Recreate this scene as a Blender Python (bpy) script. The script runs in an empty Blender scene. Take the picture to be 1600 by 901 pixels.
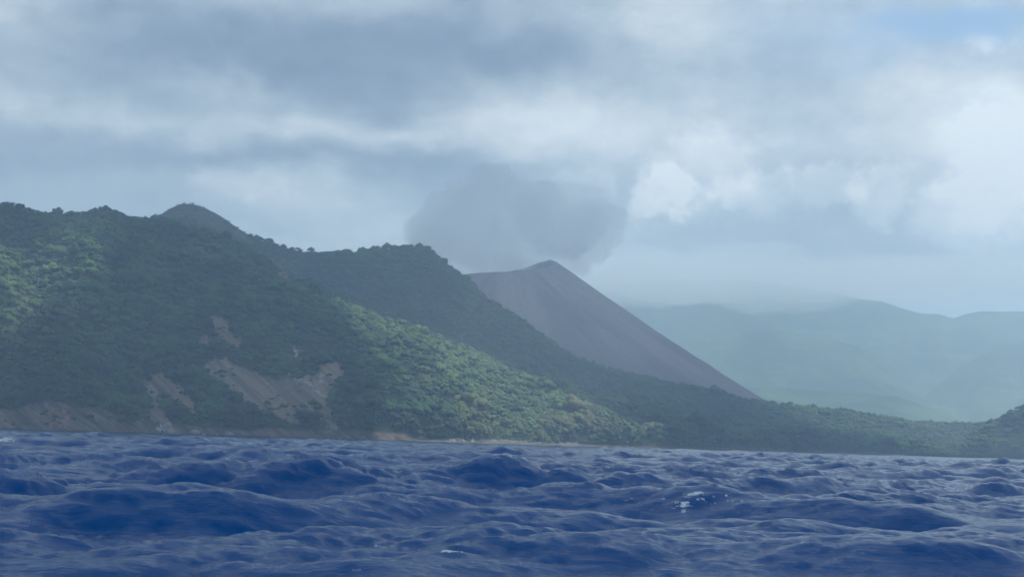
import bpy, bmesh, math, random
import numpy as np
from mathutils import Vector, Matrix

SC = bpy.context.scene
COL = SC.collection
R = math.radians
W, H = 1600.0, 901.0
FPX = 2198.0
CAM_H = 1.9
ROLL = math.atan(48 / 1600.0)
HORIZ = 691.0                      # row of the horizon in the middle column
PITCH = math.atan((HORIZ - H / 2) / FPX)

# ------------------------------------------------------------------ camera
cam_d = bpy.data.cameras.new('camera')
cam = bpy.data.objects.new('camera', cam_d)
COL.objects.link(cam)
cam_d.sensor_width = 36
cam_d.lens = FPX / W * 36
cam_d.clip_start = 0.5
cam_d.clip_end = 60000
# the boat leans: the horizon drops towards the right
rot = Matrix.Rotation(R(90) + PITCH, 3, 'X') @ Matrix.Rotation(ROLL, 3, 'Z')
cam.matrix_world = Matrix.Translation((0, 0, CAM_H)) @ rot.to_4x4()
SC.camera = cam
RM = np.array([list(r) for r in rot])


def direction(px, py):
    """world direction through a point of the photograph (1600 x 901)"""
    d = RM @ np.array([(px - W / 2) / FPX, (H / 2 - py) / FPX, -1.0])
    return d / np.linalg.norm(d)


def azel(px, py):
    d = direction(px, py)
    return math.atan2(d[0], d[1]), math.atan2(d[2], math.hypot(d[0], d[1]))


def project(P):
    """world points (n,3) -> photograph coordinates"""
    q = (np.asarray(P) - np.array([0, 0, CAM_H])) @ RM
    z = np.where(q[..., 2] < -1e-3, -q[..., 2], 1e-3)
    return q[..., 0] / z * FPX + W / 2, H / 2 - q[..., 1] / z * FPX


def at(px, py, dist):
    a, e = azel(px, py)
    return Vector((math.sin(a) * dist, math.cos(a) * dist, CAM_H + math.tan(e) * dist))


# ------------------------------------------------------------------ render settings
SC.view_settings.view_transform = 'Standard'
SC.view_settings.look = 'None'
SC.view_settings.gamma = 1
SC.view_settings.exposure = 0.35
SC.render.engine = 'CYCLES'
cy = SC.cycles
cy.use_denoising = True
try:
    cy.denoiser = 'OPENIMAGEDENOISE'
    cy.denoising_input_passes = 'RGB_ALBEDO_NORMAL'
except Exception:
    pass
cy.max_bounces = 14
cy.diffuse_bounces = 2
cy.glossy_bounces = 2
cy.transmission_bounces = 2
cy.volume_bounces = 14
cy.transparent_max_bounces = 8
cy.use_adaptive_sampling = True
cy.adaptive_threshold = 0.02

SUN_AZ, SUN_EL = R(92), R(57)
SUN_DIR = np.array([math.sin(SUN_AZ) * math.cos(SUN_EL), math.cos(SUN_AZ) * math.cos(SUN_EL), math.sin(SUN_EL)])
sun_d = bpy.data.lights.new('sun', 'SUN')
sun_d.energy = 4.6
sun_d.angle = R(0.55)
sun_d.color = (1.0, 0.965, 0.91)
sun = bpy.data.objects.new('sun', sun_d)
COL.objects.link(sun)
sun.rotation_euler = Vector(SUN_DIR).to_track_quat('Z', 'Y').to_euler()
sun.location = (0, -50, 400)


# ------------------------------------------------------------------ node maths
class NT:
    def __init__(s, tree):
        s.t = tree
        s.n = tree.nodes
        s.l = tree.links

    def new(s, typ, **kw):
        n = s.n.new(typ)
        for k, v in kw.items():
            setattr(n, k, v)
        return n

    def put(s, sock, v):
        if isinstance(v, E):
            v = v.s
        if isinstance(v, bpy.types.NodeSocket):
            s.l.new(v, sock)
        else:
            sock.default_value = v

    def math(s, op, a, b=None, c=None, clamp=False):
        n = s.new('ShaderNodeMath', operation=op, use_clamp=clamp)
        s.put(n.inputs[0], a)
        if b is not None:
            s.put(n.inputs[1], b)
        if c is not None:
            s.put(n.inputs[2], c)
        return E(s, n.outputs[0])

    def noise(s, vec, scale=1.0, detail=4.0, rough=0.5, lac=2.0, dist=0.0):
        n = s.new('ShaderNodeTexNoise')
        if vec is not None:
            s.put(n.inputs['Vector'], vec)
        n.inputs['Scale'].default_value = scale
        n.inputs['Detail'].default_value = detail
        n.inputs['Roughness'].default_value = rough
        n.inputs['Lacunarity'].default_value = lac
        n.inputs['Distortion'].default_value = dist
        return E(s, n.outputs['Fac'])

    def xyz(s, x, y, z=0.0):
        n = s.new('ShaderNodeCombineXYZ')
        s.put(n.inputs[0], x)
        s.put(n.inputs[1], y)
        s.put(n.inputs[2], z)
        return n.outputs[0]

    def ramp(s, f, stops, interp='LINEAR'):
        n = s.new('ShaderNodeValToRGB')
        n.color_ramp.interpolation = interp
        el = n.color_ramp.elements
        while len(el) < len(stops):
            el.new(0.5)
        for e, (p, c) in zip(el, stops):
            e.position = p
            e.color = (*c, 1) if len(c) == 3 else c
        s.put(n.inputs[0], f)
        return n.outputs[0]

    def mix(s, f, a, b, mode='MIX'):
        n = s.new('ShaderNodeMix', data_type='RGBA', blend_type=mode)
        s.put(n.inputs[0], f)
        for i, v in ((6, a), (7, b)):
            if isinstance(v, tuple):
                v = (*v, 1) if len(v) == 3 else v
            s.put(n.inputs[i], v)
        return n.outputs[2]

    def smooth(s, x, lo, hi):
        n = s.new('ShaderNodeMapRange', interpolation_type='SMOOTHSTEP')
        s.put(n.inputs[0], x)
        s.put(n.inputs[1], lo)
        s.put(n.inputs[2], hi)
        return E(s, n.outputs[0])

    def attr(s, name, kind='GEOMETRY'):
        n = s.new('ShaderNodeAttribute', attribute_name=name, attribute_type=kind)
        return E(s, n.outputs['Fac'])


class E:
    def __init__(s, nt, sock):
        s.nt, s.s = nt, sock

    def __add__(s, o): return s.nt.math('ADD', s, o)
    __radd__ = __add__
    def __sub__(s, o): return s.nt.math('SUBTRACT', s, o)
    def __rsub__(s, o): return s.nt.math('SUBTRACT', o, s)
    def __mul__(s, o): return s.nt.math('MULTIPLY', s, o)
    __rmul__ = __mul__
    def __truediv__(s, o): return s.nt.math('DIVIDE', s, o)
    def max(s, o): return s.nt.math('MAXIMUM', s, o)
    def min(s, o): return s.nt.math('MINIMUM', s, o)
    def exp(s): return s.nt.math('EXPONENT', s)
    def clamp(s): return s.nt.math('ADD', s, 0.0, clamp=True)


# ------------------------------------------------------------------ sky: blue air behind layers of cloud
world = bpy.data.worlds.new('World')
SC.world = world
world.use_nodes = True
wt = NT(world.node_tree)
for n in list(wt.n):
    wt.n.remove(n)
sky = wt.new('ShaderNodeTexSky', sky_type='NISHITA', sun_disc=False)
sky.sun_elevation = SUN_EL
sky.sun_rotation = SUN_AZ
sky.air_density = 1.0
sky.dust_density = 1.5
tc = wt.new('ShaderNodeTexCoord')
sep = wt.new('ShaderNodeSeparateXYZ')
wt.l.new(tc.outputs['Generated'], sep.inputs[0])
dx, dy, dz = (E(wt, sep.outputs[i]) for i in range(3))
# bearing and height above the horizon, both counted in units of 100 photograph pixels
K = FPX / 100
az = wt.math('ARCTAN2', dx, dy) * K
el = wt.math('ARCSINE', dz) * K
V = wt.xyz(az, el, 0)
D3 = tc.outputs['Generated']
# wind-drawn warp, the same all round the sky
wu = (wt.noise(wt.xyz(az * 0.55, el * 0.9, 3.1), 1.0, 5, 0.55) - 0.5)
wv = (wt.noise(wt.xyz(az * 0.55, el * 0.9, 9.7), 1.0, 5, 0.55) - 0.5)
A = az + wu * 1.9
B = el + wv * 1.3
fine_u = (wt.noise(wt.xyz(az * 2.2, el * 2.6, 5.5), 1.0, 5, 0.6) - 0.5)
A2 = az + fine_u * 0.55
B2 = el + (wt.noise(wt.xyz(az * 2.2, el * 2.6, 15.5), 1.0, 5, 0.6) - 0.5) * 0.5


def blob(px, py, rx, ry, amp, tilt=0.0, warp=True, a=None, b=None):
    """one cloud mass: a soft ellipse on the sky, placed by bearing and height"""
    a0, e0 = azel(px, py)
    a0 *= K
    e0 *= K
    u = (a or (A if warp else A2)) - a0
    v = (b or (B if warp else B2)) - e0
    c, s_ = math.cos(tilt), math.sin(tilt)
    uu = (u * c + v * s_) * (100.0 / rx)
    vv = (v * c - u * s_) * (100.0 / ry)
    return (uu * uu + vv * vv).__mul__(-1.0).exp() * amp


puff0 = wt.noise(wt.xyz(az * 2.6, el * 2.9, 21.0), 1.0, 6, 0.62, 2.1)
low = wt.noise(wt.xyz(az * 0.16, el * 0.50, 2.0), 1.0, 5, 0.5)
mid = wt.noise(wt.xyz(az * 0.6, el * 1.3, 7.0), 1.0, 6, 0.55)
hi = wt.noise(wt.xyz(az * 1.9, el * 2.8, 1.0), 1.0, 6, 0.6)
val = 0.47 + (low - 0.5) * 0.22 + (mid - 0.5) * 0.30 + (hi - 0.5) * 0.22 + (puff0 - 0.5) * 0.10
for b_ in [
    # dark undersides
    (560, 95, 520, 60, -.30), (130, 130, 200, 40, -.10), (650, 165, 200, 34, -.16),
    (330, 232, 330, 26, -.23), (640, 262, 230, 28, -.14), (700, 285, 120, 50, -.16), (60, 240, 160, 24, -.14),
    (820, 60, 220, 60, -.14), (270, 30, 200, 40, -.08), (1500, 400, 220, 40, -.06),
    (130, 290, 260, 40, -.06), (1180, 330, 120, 60, -.10), (1250, 200, 90, 90, -.05),
    (1150, 420, 300, 36, -.10),
    # brighter masses
    (30, 20, 90, 60, .16), (330, 120, 130, 24, .14), (480, 190, 330, 36, .15),
    (800, 150, 160, 60, .20), (1020, 60, 110, 60, .16), (930, 215, 260, 55, .16),
    (450, 300, 150, 36, .20), (590, 360, 90, 30, .16), (100, 180, 200, 30, .10),
    (1330, 235, 180, 40, .12), (1560, 250, 110, 120, .34), (1590, 180, 60, 40, .18),
    (1100, 120, 200, 50, .10), (1420, 130, 130, 60, .08), (1250, 425, 320, 36, .16), (1300, 160, 260, 70, .08), (1450, 470, 200, 40, .12),
]:
    val = val + blob(*b_)
# heaped cloud tops: crisp noisy upper edge, soft body
puffn = wt.noise(wt.xyz(az * 2.6, el * 2.9, 21.0), 1.0, 6, 0.62, 2.1)
puffb = wt.noise(wt.xyz(az * 1.1, el * 1.1, 11.0), 1.0, 4, 0.5)


def heap(px, py, rx, ry, amp, tilt=0.0, edge=0.10):
    g = blob(px, py, rx, ry, 1.0, tilt, a=A2, b=B2)
    m = wt.smooth(g + (puffn - 0.5) * 0.95 + (puffb - .5) * .5, 0.40 - edge, 0.40 + edge)
    return m * amp


for h_ in [(1030, 305, 62, 40, .16, .5, .26), (1090, 270, 95, 60, .12, .3, .3), (1035, 300, 66, 40, .09, .4, .13), (905, 290, 60, 26, .06, 0, .1), (1180, 300, 70, 34, .06, 0, .12), (1290, 290, 60, 34, .06, 0, .12), (1560, 200, 60, 40, .12, -.5, .07), (1372, 305, 52, 42, .15, 0, .2),
           (1500, 335, 70, 54, .12, 0, .2), (1560, 300, 80, 60, .10, .4, .2), (1240, 300, 120, 40, .09, .1, .16),
           (380, 280, 90, 30, .10, 0, .24), (1525, 55, 36, 20, .16, -.2, .2), (1130, 320, 80, 36, .07, 0, .2)]:
    val = val + heap(*h_)
cloud_col = wt.ramp((val - .5) * 1.32 + .565, [(0.0, (.122, .166, .226)), (0.25, (.212, .266, .328)), (0.5, (.372, .434, .470)),
                          (0.72, (.608, .658, .660)), (1.0, (.92, .94, .90))])
# gap in the cloud
gap = blob(1500, 30, 130, 34, 1.0) + blob(1390, 75, 170, 40, .50) + blob(1180, 40, 60, 22, .12)
gap = (gap + (low - 0.55).max(0.0) * wt.smooth(el, 9.0, 16.0) * 3.0).clamp()
skyb = wt.mix(1.0, sky.outputs[0], (0.128, 0.138, 0.130), 'MULTIPLY')
final = wt.mix((gap * 0.95), cloud_col, skyb)
# below the horizon the dome is never seen (sea): keep it even
bg = wt.new('ShaderNodeBackground')
wt.put(bg.inputs[0], final)
bg.inputs[1].default_value = 1.45
wo = wt.new('ShaderNodeOutputWorld')
wt.l.new(bg.outputs[0], wo.inputs[0])
world.cycles.sampling_method = 'MANUAL'
world.cycles.sample_map_resolution = 512


# ------------------------------------------------------------------ numeric noise
class Noise2:
    def __init__(s, seed, n=256):
        s.n = n
        s.g = np.random.RandomState(seed).rand(n, n).astype(np.float64)

    def __call__(s, x, y):
        x0 = np.floor(x).astype(np.int64)
        y0 = np.floor(y).astype(np.int64)
        fx, fy = x - x0, y - y0
        fx = fx * fx * fx * (fx * (fx * 6 - 15) + 10)
        fy = fy * fy * fy * (fy * (fy * 6 - 15) + 10)
        n, g = s.n, s.g
        a = g[x0 % n, y0 % n]
        b = g[(x0 + 1) % n, y0 % n]
        c = g[x0 % n, (y0 + 1) % n]
        d = g[(x0 + 1) % n, (y0 + 1) % n]
        return (a + (b - a) * fx) * (1 - fy) + (c + (d - c) * fx) * fy - 0.5

    def fbm(s, x, y, o=4, r=0.5, lac=2.03):
        t, amp, f = 0, 1.0, 1.0
        for i in range(o):
            t = t + s(x * f + 17.3 * i, y * f + 41.7 * i) * amp
            amp *= r
            f *= lac
        return t

    def ridged(s, x, y, o=4, r=0.5):
        t, amp, f = 0, 1.0, 1.0
        for i in range(o):
            t = t + (0.5 - np.abs(s(x * f + 17.3 * i, y * f + 41.7 * i)) * 2) * amp
            amp *= r
            f *= 2.03
        return t


N1, N2, N3 = Noise2(1), Noise2(2), Noise2(3)
rng = np.random.RandomState(11)


# ------------------------------------------------------------------ object helpers
def tag(o, label=None, cat=None, group=None, kind=None):
    if label: o['label'] = label
    if cat: o['category'] = cat
    if group: o['group'] = group
    if kind: o['kind'] = kind
    return o


def link(name, me, mat=None, parent=None):
    o = bpy.data.objects.new(name, me)
    COL.objects.link(o)
    if mat is not None and me is not None:
        me.materials.append(mat)
    if parent is not None:
        o.parent = parent
    return o


def mesh_np(name, verts, quads=None, tris=None, smooth=True):
    me = bpy.data.meshes.new(name)
    verts = np.ascontiguousarray(verts, dtype=np.float32).reshape(-1, 3)
    me.vertices.add(len(verts))
    me.vertices.foreach_set('co', verts.ravel())
    loops, starts, tot = [], [], 0
    if quads is not None and len(quads):
        q = np.asarray(quads, dtype=np.int32)
        loops.append(q.ravel())
        starts.append(np.arange(len(q), dtype=np.int32) * 4)
        tot = q.size
    if tris is not None and len(tris):
        t = np.asarray(tris, dtype=np.int32)
        loops.append(t.ravel())
        starts.append(tot + np.arange(len(t), dtype=np.int32) * 3)
    L = np.concatenate(loops)
    S = np.concatenate(starts)
    me.loops.add(len(L))
    me.polygons.add(len(S))
    me.loops.foreach_set('vertex_index', L)
    me.polygons.foreach_set('loop_start', S)
    me.update(calc_edges=True)
    me.validate()
    if smooth:
        me.polygons.foreach_set('use_smooth', np.ones(len(me.polygons), dtype=bool))
    me.update()
    return me


def grid_quads(nu, nv, wrap=False):
    i = np.arange(nu if wrap else nu - 1)
    j = np.arange(nv - 1)
    I, J = np.meshgrid(i, j, indexing='ij')
    I2 = (I + 1) % nu
    return np.stack([I * nv + J, I2 * nv + J, I2 * nv + J + 1, I * nv + J + 1], -1).reshape(-1, 4)


def set_attr(me, name, arr):
    a = me.attributes.new(name, 'FLOAT', 'POINT')
    a.data.foreach_set('value', np.ascontiguousarray(arr, dtype=np.float32).ravel())


def material(name):
    m = bpy.data.materials.new(name)
    m.use_nodes = True
    t = NT(m.node_tree)
    return m, t, m.node_tree.nodes['Principled BSDF'], m.node_tree.nodes['Material Output']


def in_poly(px, py, poly):
    inside = np.zeros(px.shape, bool)
    n = len(poly)
    for i in range(n):
        x1, y1 = poly[i]
        x2, y2 = poly[(i + 1) % n]
        c = ((y1 > py) != (y2 > py)) & (px < (x2 - x1) * (py - y1) / (y2 - y1 + 1e-9) + x1)
        inside ^= c
    return inside


# ------------------------------------------------------------------ materials of the land
def earth_material():
    m, t, p, out = material('hill_ground')
    g = t.new('ShaderNodeNewGeometry')
    pos = g.outputs['Position']
    n1 = t.noise(pos, 0.03, 5, 0.6)
    n2 = t.noise(pos, 0.25, 5, 0.65)
    under = t.mix(n1, (.020, .034, .016), (.045, .062, .022))
    earth = t.mix(n2, (.17, .122, .085), (.36, .262, .178))
    streak = t.noise(t.xyz(t.attr('down') * 0.012, t.attr('across') * 0.20, 0.0), 1.0, 4, 0.6)
    earth = t.mix(t.smooth(streak, .40, .62) * .85, earth, t.mix(n2, (.075, .072, .045), (.12, .11, .07)))
    rs1 = t.noise(t.xyz(t.attr('across') * 0.22, t.attr('down') * 0.05, 0.0), 1.0, 6, 0.65)
    rock = t.mix(t.smooth(rs1, .35, .68), (.045, .040, .034), (.215, .160, .120))
    rock = t.mix(t.smooth(n2, .5, .7) * .7, rock, (.035, .05, .028))
    rock = t.mix(t.smooth(t.attr('orange'), .2, .8), rock, t.mix(t.smooth(n2, .35, .65), (.10, .075, .06), (.30, .18, .12)))
    c = t.mix(t.smooth(t.attr('bare') + (n2 - .5) * .9, .15, .7), under, earth)
    c = t.mix(t.attr('rock'), c, rock)
    c = t.mix(t.attr('chalk') * t.smooth(n2, .38, .62), c, (.42, .40, .37))
    gr = t.mix(n2, (.075, .080, .040), (.130, .118, .066))
    c = t.mix(t.attr('grass'), c, gr)
    wet = t.smooth(t.attr('down') + (n2 - .5) * 1.5, 1.7, .9)
    c = t.mix(wet * .75, c, (.022, .020, .018))
    t.put(p.inputs['Base Color'], c)
    p.inputs['Roughness'].default_value = 0.95
    p.inputs['Specular IOR Level'].default_value = 0.15
    b = t.new('ShaderNodeBump')
    b.inputs['Strength'].default_value = 0.6
    b.inputs['Distance'].default_value = 2.0
    t.put(b.inputs['Height'], n2)
    t.l.new(b.outputs[0], p.inputs['Normal'])
    return m


def leaf_material(name, dark, light, yellow, forest=True):
    m, t, p, out = material(name)
    oi = t.new('ShaderNodeObjectInfo')
    rnd = E(t, oi.outputs['Random'])
    g = t.new('ShaderNodeNewGeometry')
    pos = g.outputs['Position']
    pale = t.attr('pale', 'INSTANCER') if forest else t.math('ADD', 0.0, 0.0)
    n1 = t.noise(oi.outputs['Location'], 0.012, 3, 0.6)
    n2 = t.noise(pos, 0.7, 3, 0.6)
    c = t.mix(rnd, dark, light)
    c = t.mix(t.smooth(n1, .42, .66), c, yellow)
    c = t.mix((t.smooth(n2, .35, .7) * 0.35), c, light)
    if forest:
        c = t.mix(pale * t.smooth(rnd, .1, .8), c, (.130, .190, .058))  # pale stands, with sunlight painted into the leaf tint
    t.put(p.inputs['Base Color'], c)
    p.inputs['Roughness'].default_value = 0.75
    p.inputs['Specular IOR Level'].default_value = 0.25
    # some light comes through the leaves
    tr = t.new('ShaderNodeBsdfTranslucent')
    t.put(tr.inputs[0], c)
    mx = t.new('ShaderNodeMixShader')
    mx.inputs[0].default_value = 0.2
    t.l.new(p.outputs[0], mx.inputs[1])
    t.l.new(tr.outputs[0], mx.inputs[2])
    t.l.new(mx.outputs[0], out.inputs[0])
    return m


M_EARTH = earth_material()
M_LEAF = leaf_material('forest_leaves', (.007, .032, .014), (.042, .115, .032), (.085, .165, .036))
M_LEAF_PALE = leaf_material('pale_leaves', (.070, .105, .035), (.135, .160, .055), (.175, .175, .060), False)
M_LEAF_DARK = leaf_material('dark_leaves', (.018, .036, .018), (.040, .068, .028), (.045, .070, .025), False)


def simple(name, a, b, scale, rough=0.9, bump=0.3):
    m, t, p, out = material(name)
    tcn = t.new('ShaderNodeTexCoord')
    n = t.noise(tcn.outputs['Object'], scale, 5, 0.6)
    t.put(p.inputs['Base Color'], t.mix(t.smooth(n, .3, .7), a, b))
    p.inputs['Roughness'].default_value = rough
    p.inputs['Specular IOR Level'].default_value = 0.2
    bn = t.new('ShaderNodeBump')
    bn.inputs['Strength'].default_value = bump
    t.put(bn.inputs['Height'], n)
    t.l.new(bn.outputs[0], p.inputs['Normal'])
    return m


M_BARK = simple('bark', (.06, .05, .04), (.13, .11, .09), 2.0)
M_DEAD = simple('dead_wood', (.34, .33, .30), (.52, .50, .46), 1.0)
M_STONE = simple('shore_stone', (.11, .10, .09), (.34, .31, .28), 0.35)
M_SHINGLE = simple('shingle', (.05, .048, .044), (.17, .155, .14), 0.5)

# ------------------------------------------------------------------ the hills
A0, A1 = azel(-420, 690)[0], azel(2020, 690)[0]


def profile(points):
    """photograph silhouette -> tan(elevation) as a function of bearing"""
    q = sorted((azel(x, y)[0], math.tan(azel(x, y)[1])) for x, y in points)
    a = np.array([v[0] for v in q])
    e = np.array([v[1] for v in q])
    return lambda b: np.interp(b, a, e)


def along(points):
    """distance as a function of bearing, given at photograph columns"""
    q = sorted((azel(x, 690)[0], d) for x, d in points)
    a = np.array([v[0] for v in q])
    e = np.array([v[1] for v in q])
    return lambda b: np.interp(b, a, e)


class Hill:
    def __init__(s, crest, base_d, crest_d, prof=0.9, tree=7.0, gully=14.0, base_z=0.0, seed=0.0, back=0.6, foot=0.0, skew=0.5, wave=170.0):
        s.el = profile(crest)
        s.bd, s.cd = along(base_d), along(crest_d)
        s.prof, s.tree, s.gully, s.bz, s.seed, s.back, s.foot, s.skew, s.wave = prof, tree, gully, base_z, seed, back, foot, skew, wave

    def surf(s, a, v):
        """bearing a, v = 0 at the foot, 1 at the crest, beyond 1 down the back"""
        bd, cd = s.bd(a), s.cd(a)
        zc = np.maximum(CAM_H + s.el(a) * cd - s.tree, s.bz + 1.0)
        d = bd + (cd - bd) * v
        x, y = np.sin(a) * d, np.cos(a) * d
        vf = np.clip(v, 0, 1)
        foot = np.minimum(s.foot * (0.75 + 0.9 * N3.fbm(x / 60 + 5, y / 60, 3)), zc * 0.5) * np.clip(vf / 0.035, 0, 1)
        z = s.bz + foot + (zc - s.bz - foot) * vf ** s.prof
        tb = np.clip((v - 1) / s.back, 0, 1)
        z = np.where(v > 1, zc - (zc - s.bz + 6) * tb ** 1.3, z)
        env = np.clip(vf * 5, 0, 1) * np.clip((1 - vf) * 3.2, 0, 1) * (v <= 1)
        # spurs and gullies that run down towards the water, leaning to the side
        t = x + s.skew * z + s.seed * 77 + s.wave * .5 * N3.fbm(x / s.wave / 2, y / s.wave / 2, 2)
        gz = np.clip(N1.ridged(t / s.wave, d / (s.wave * 4.0) + s.seed, 4, 0.5), -.6, 1.0)
        hz = zc / 200.0
        z = z + env * s.gully * hz * (gz - 0.25) + env * 0.5 * s.gully * hz * N2.fbm(x / 90, y / 90 + s.seed, 4)
        return x, y, z


hill_a = Hill(
    crest=[(-420, 240), (-150, 285), (0, 314), (60, 328), (140, 330), (170, 324), (200, 336), (250, 338), (300, 346), (350, 364),
           (400, 390), (450, 420), (500, 448), (548, 470), (600, 494), (680, 522), (760, 550), (850, 582),
           (920, 606), (1000, 630), (1100, 650), (1200, 664), (1300, 672), (1400, 680), (1500, 690), (1600, 700), (2020, 712)],
    base_d=[(-420, 1100), (0, 1130), (500, 1160), (700, 1220), (1000, 1500), (1300, 1880), (1600, 2200), (2020, 2400)],
    crest_d=[(-420, 1560), (0, 1560), (300, 1600), (500, 1560), (700, 1510), (1000, 1700), (1300, 2020), (1600, 2330), (2020, 2520)],
    prof=0.88, tree=6.5, gully=50, seed=1.3, foot=15.0)
hill_b = Hill(
    crest=[(-420, 380), (100, 370), (200, 352), (228, 342), (245, 333), (265, 320), (280, 313), (300, 312), (320, 318), (345, 331), (375, 352), (400, 367),
           (440, 379), (478, 388), (500, 390), (560, 387), (600, 383), (640, 381), (665, 385), (690, 402), (710, 418), (740, 441),
           (762, 463), (790, 480), (830, 506), (870, 535), (900, 556), (960, 574), (1040, 592), (1100, 604), (1180, 620),
           (1240, 629), (1320, 637), (1400, 650), (1500, 658), (1600, 664), (2020, 676)],
    base_d=[(-420, 1640), (0, 1640), (300, 1680), (500, 1600), (700, 1540), (1000, 1730), (1300, 2060), (1600, 2370), (2020, 2560)],
    crest_d=[(-420, 2150), (300, 2050), (640, 2050), (800, 2020), (1000, 2060), (1180, 2180), (1400, 2400), (1600, 2620), (2020, 2800)],
    prof=0.95, tree=6.0, gully=14, base_z=2.0, seed=4.4, wave=230)
headland = Hill(
    crest=[(1470, 716), (1500, 690), (1530, 664), (1548, 657), (1575, 643), (1600, 629), (1660, 592), (1760, 540), (2020, 500)],
    base_d=[(1470, 2080), (1540, 2040), (1600, 2000), (1700, 1960), (2020, 1900)],
    crest_d=[(1470, 2140), (1540, 2180), (1600, 2200), (1700, 2260), (2020, 2400)],
    prof=0.75, tree=6.5, gully=6, seed=8.8, foot=4.0)

BARE = [
    [(229, 602), (236, 588), (245, 579), (265, 590), (290, 610), (312, 642), (296, 640), (276, 620), (258, 626), (250, 632), (260, 650), (266, 680), (236, 680), (234, 638)],
    [(308, 566), (330, 562), (362, 568), (391, 584), (436, 595), (439, 579), (461, 584), (513, 618), (526, 650), (511, 652), (474, 636), (456, 640), (476, 660), (446, 654), (412, 644), (392, 636), (356, 606), (330, 596), (314, 582)],
    [(326, 498), (344, 496), (366, 520), (386, 544), (358, 538), (342, 524)],
    [(296, 522), (321, 526), (326, 545), (308, 536)],
    [(490, 566), (535, 568), (526, 594), (515, 620), (494, 608), (484, 590)],
    [(502, 640), (520, 650), (540, 684), (512, 684)],
    [(462, 538), (478, 540), (480, 548), (466, 552)],
    [(416, 392), (436, 402), (454, 420), (474, 438), (456, 436), (436, 422), (420, 408)],
]
CHALK = [
    [(452, 576), (462, 586), (480, 598), (496, 608), (512, 620), (506, 622), (486, 606), (466, 594), (454, 584)],
    [(498, 582), (503, 586), (500, 604), (494, 602)],
    [(246, 660), (262, 656), (272, 668), (262, 674), (250, 672)],
   
    [(228, 600), (236, 602), (258, 622), (252, 624), (236, 612)],
    [(462, 544), (467, 545), (463, 560), (460, 556)],
   
   
]
ORANGE = [[(78, 644), (100, 640), (112, 650), (110, 668), (80, 670)]]
PALE_SUNLIT = [((600, 492), 75), ((660, 520), 75), ((730, 545), 70), ((700, 575), 80), ((790, 590), 80), ((860, 625), 95),  # pale tree stands; sun patches are also put into leaf colour here
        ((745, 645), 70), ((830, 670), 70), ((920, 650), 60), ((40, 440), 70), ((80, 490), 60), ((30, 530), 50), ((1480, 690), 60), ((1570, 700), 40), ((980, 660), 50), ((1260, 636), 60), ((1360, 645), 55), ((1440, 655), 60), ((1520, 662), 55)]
GRASS_B = [(240, 330), (290, 300), (350, 325), (395, 350), (415, 372), (380, 372), (300, 345)]


def masks(hill, X, Y, Z):
    P = np.stack([X, Y, Z], -1)
    px, py = project(P)
    jx = 20 * N2.fbm(px / 20, py / 20, 4, .6)
    jy = 13 * N3.fbm(px / 20, py / 20, 4, .6)
    qx, qy = px + jx, py + jy
    bare = np.zeros(px.shape)
    chalk = np.zeros(px.shape)
    orange = np.zeros(px.shape)
    grass = np.zeros(px.shape)
    if hill is hill_a:
        for kx, ky in ((1, 1), (.4, 1.5), (1.5, .3), (-.5, .6)):
            b1 = np.zeros(px.shape)
            for p in BARE:
                b1 = np.maximum(b1, in_poly(px + jx * kx, py + jy * ky, p))
            bare = bare + b1 / 4
        for p in CHALK:
            chalk = np.maximum(chalk, in_poly(px + jx * .35, py + jy * .35, p))
        for p in ORANGE:
            orange = np.maximum(orange, in_poly(qx, qy, p))
    if hill is hill_b:
        grass = np.maximum(grass, in_poly(qx, qy, GRASS_B) * 1.0)
    return px, py, bare, chalk, orange, grass


def cliff_z(a, x, y):
    """height of the bare sea cliff above the water: tall in the west, none behind the beach"""
    px = 800 + FPX * np.tan(a)
    h = np.interp(px, [0, 60, 200, 240, 330, 480, 620, 690, 720, 900, 1600], [19, 17, 11, 11, 7, 6, 5, 3, 3.2, 3.0, 2.4])
    return h * (0.8 + 1.2 * N1.fbm(x / 35, y / 35, 3) + 0.4)


def build_hill(name, hill, nu, nv_front, nv_back, a0=A0, a1=A1):
    a = np.linspace(a0, a1, nu)
    vf = np.linspace(0, 1, nv_front) ** 1.15
    vb = 1 + np.linspace(0, hill.back, nv_back + 1)[1:]
    v = np.concatenate([[-0.06], vf, vb])
    AA, VV = np.meshgrid(a, v, indexing='ij')
    X, Y, Z = hill.surf(AA, np.maximum(VV, 0))
    # the first row goes under water
    bd = hill.bd(AA) * 0.985
    X = np.where(VV < 0, np.sin(AA) * bd, X)
    Y = np.where(VV < 0, np.cos(AA) * bd, Y)
    Z = np.where(VV < 0, hill.bz - 3.0, Z)
    rough = N3.fbm(X / 9, (Y + Z) / 9, 3)
    Z = Z + np.where((VV > 0) & (VV < 1), rough * 1.6, 0)
    px, py, bare, chalk, orange, grass = masks(hill, X, Y, Z)
    me = mesh_np(name, np.stack([X, Y, Z], -1), grid_quads(len(a), len(v))[:, ::-1])
    rock = (Z < cliff_z(AA, X, Y)) & (hill is not hill_b)
    # small crags stand out of the bare faces
    crag = N1.ridged((X + .4 * Y) / 11, Z / 9 + Y / 30, 4, .55) * 2.6 * np.clip(VV * 60, 0, 1)
    Y = Y - crag * rock
    X = X - crag * .3 * rock
    gul = N2.ridged((X * .8 + Z * 1.15) / 16, Z / 160, 3, .5) * 1.6 * bare
    Y = Y - gul
    me.vertices.foreach_set('co', np.stack([X, Y, Z], -1).astype(np.float32).ravel())
    for nm, arr in (('bare', bare), ('chalk', chalk), ('orange', orange), ('grass', grass), ('rock', rock.astype(float)),
                    ('down', Z), ('across', X * 0.80 + Z * 1.15)):
        set_attr(me, nm, arr)
    o = link(name, me, M_EARTH)
    o['kind'] = 'structure'
    return o


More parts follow.
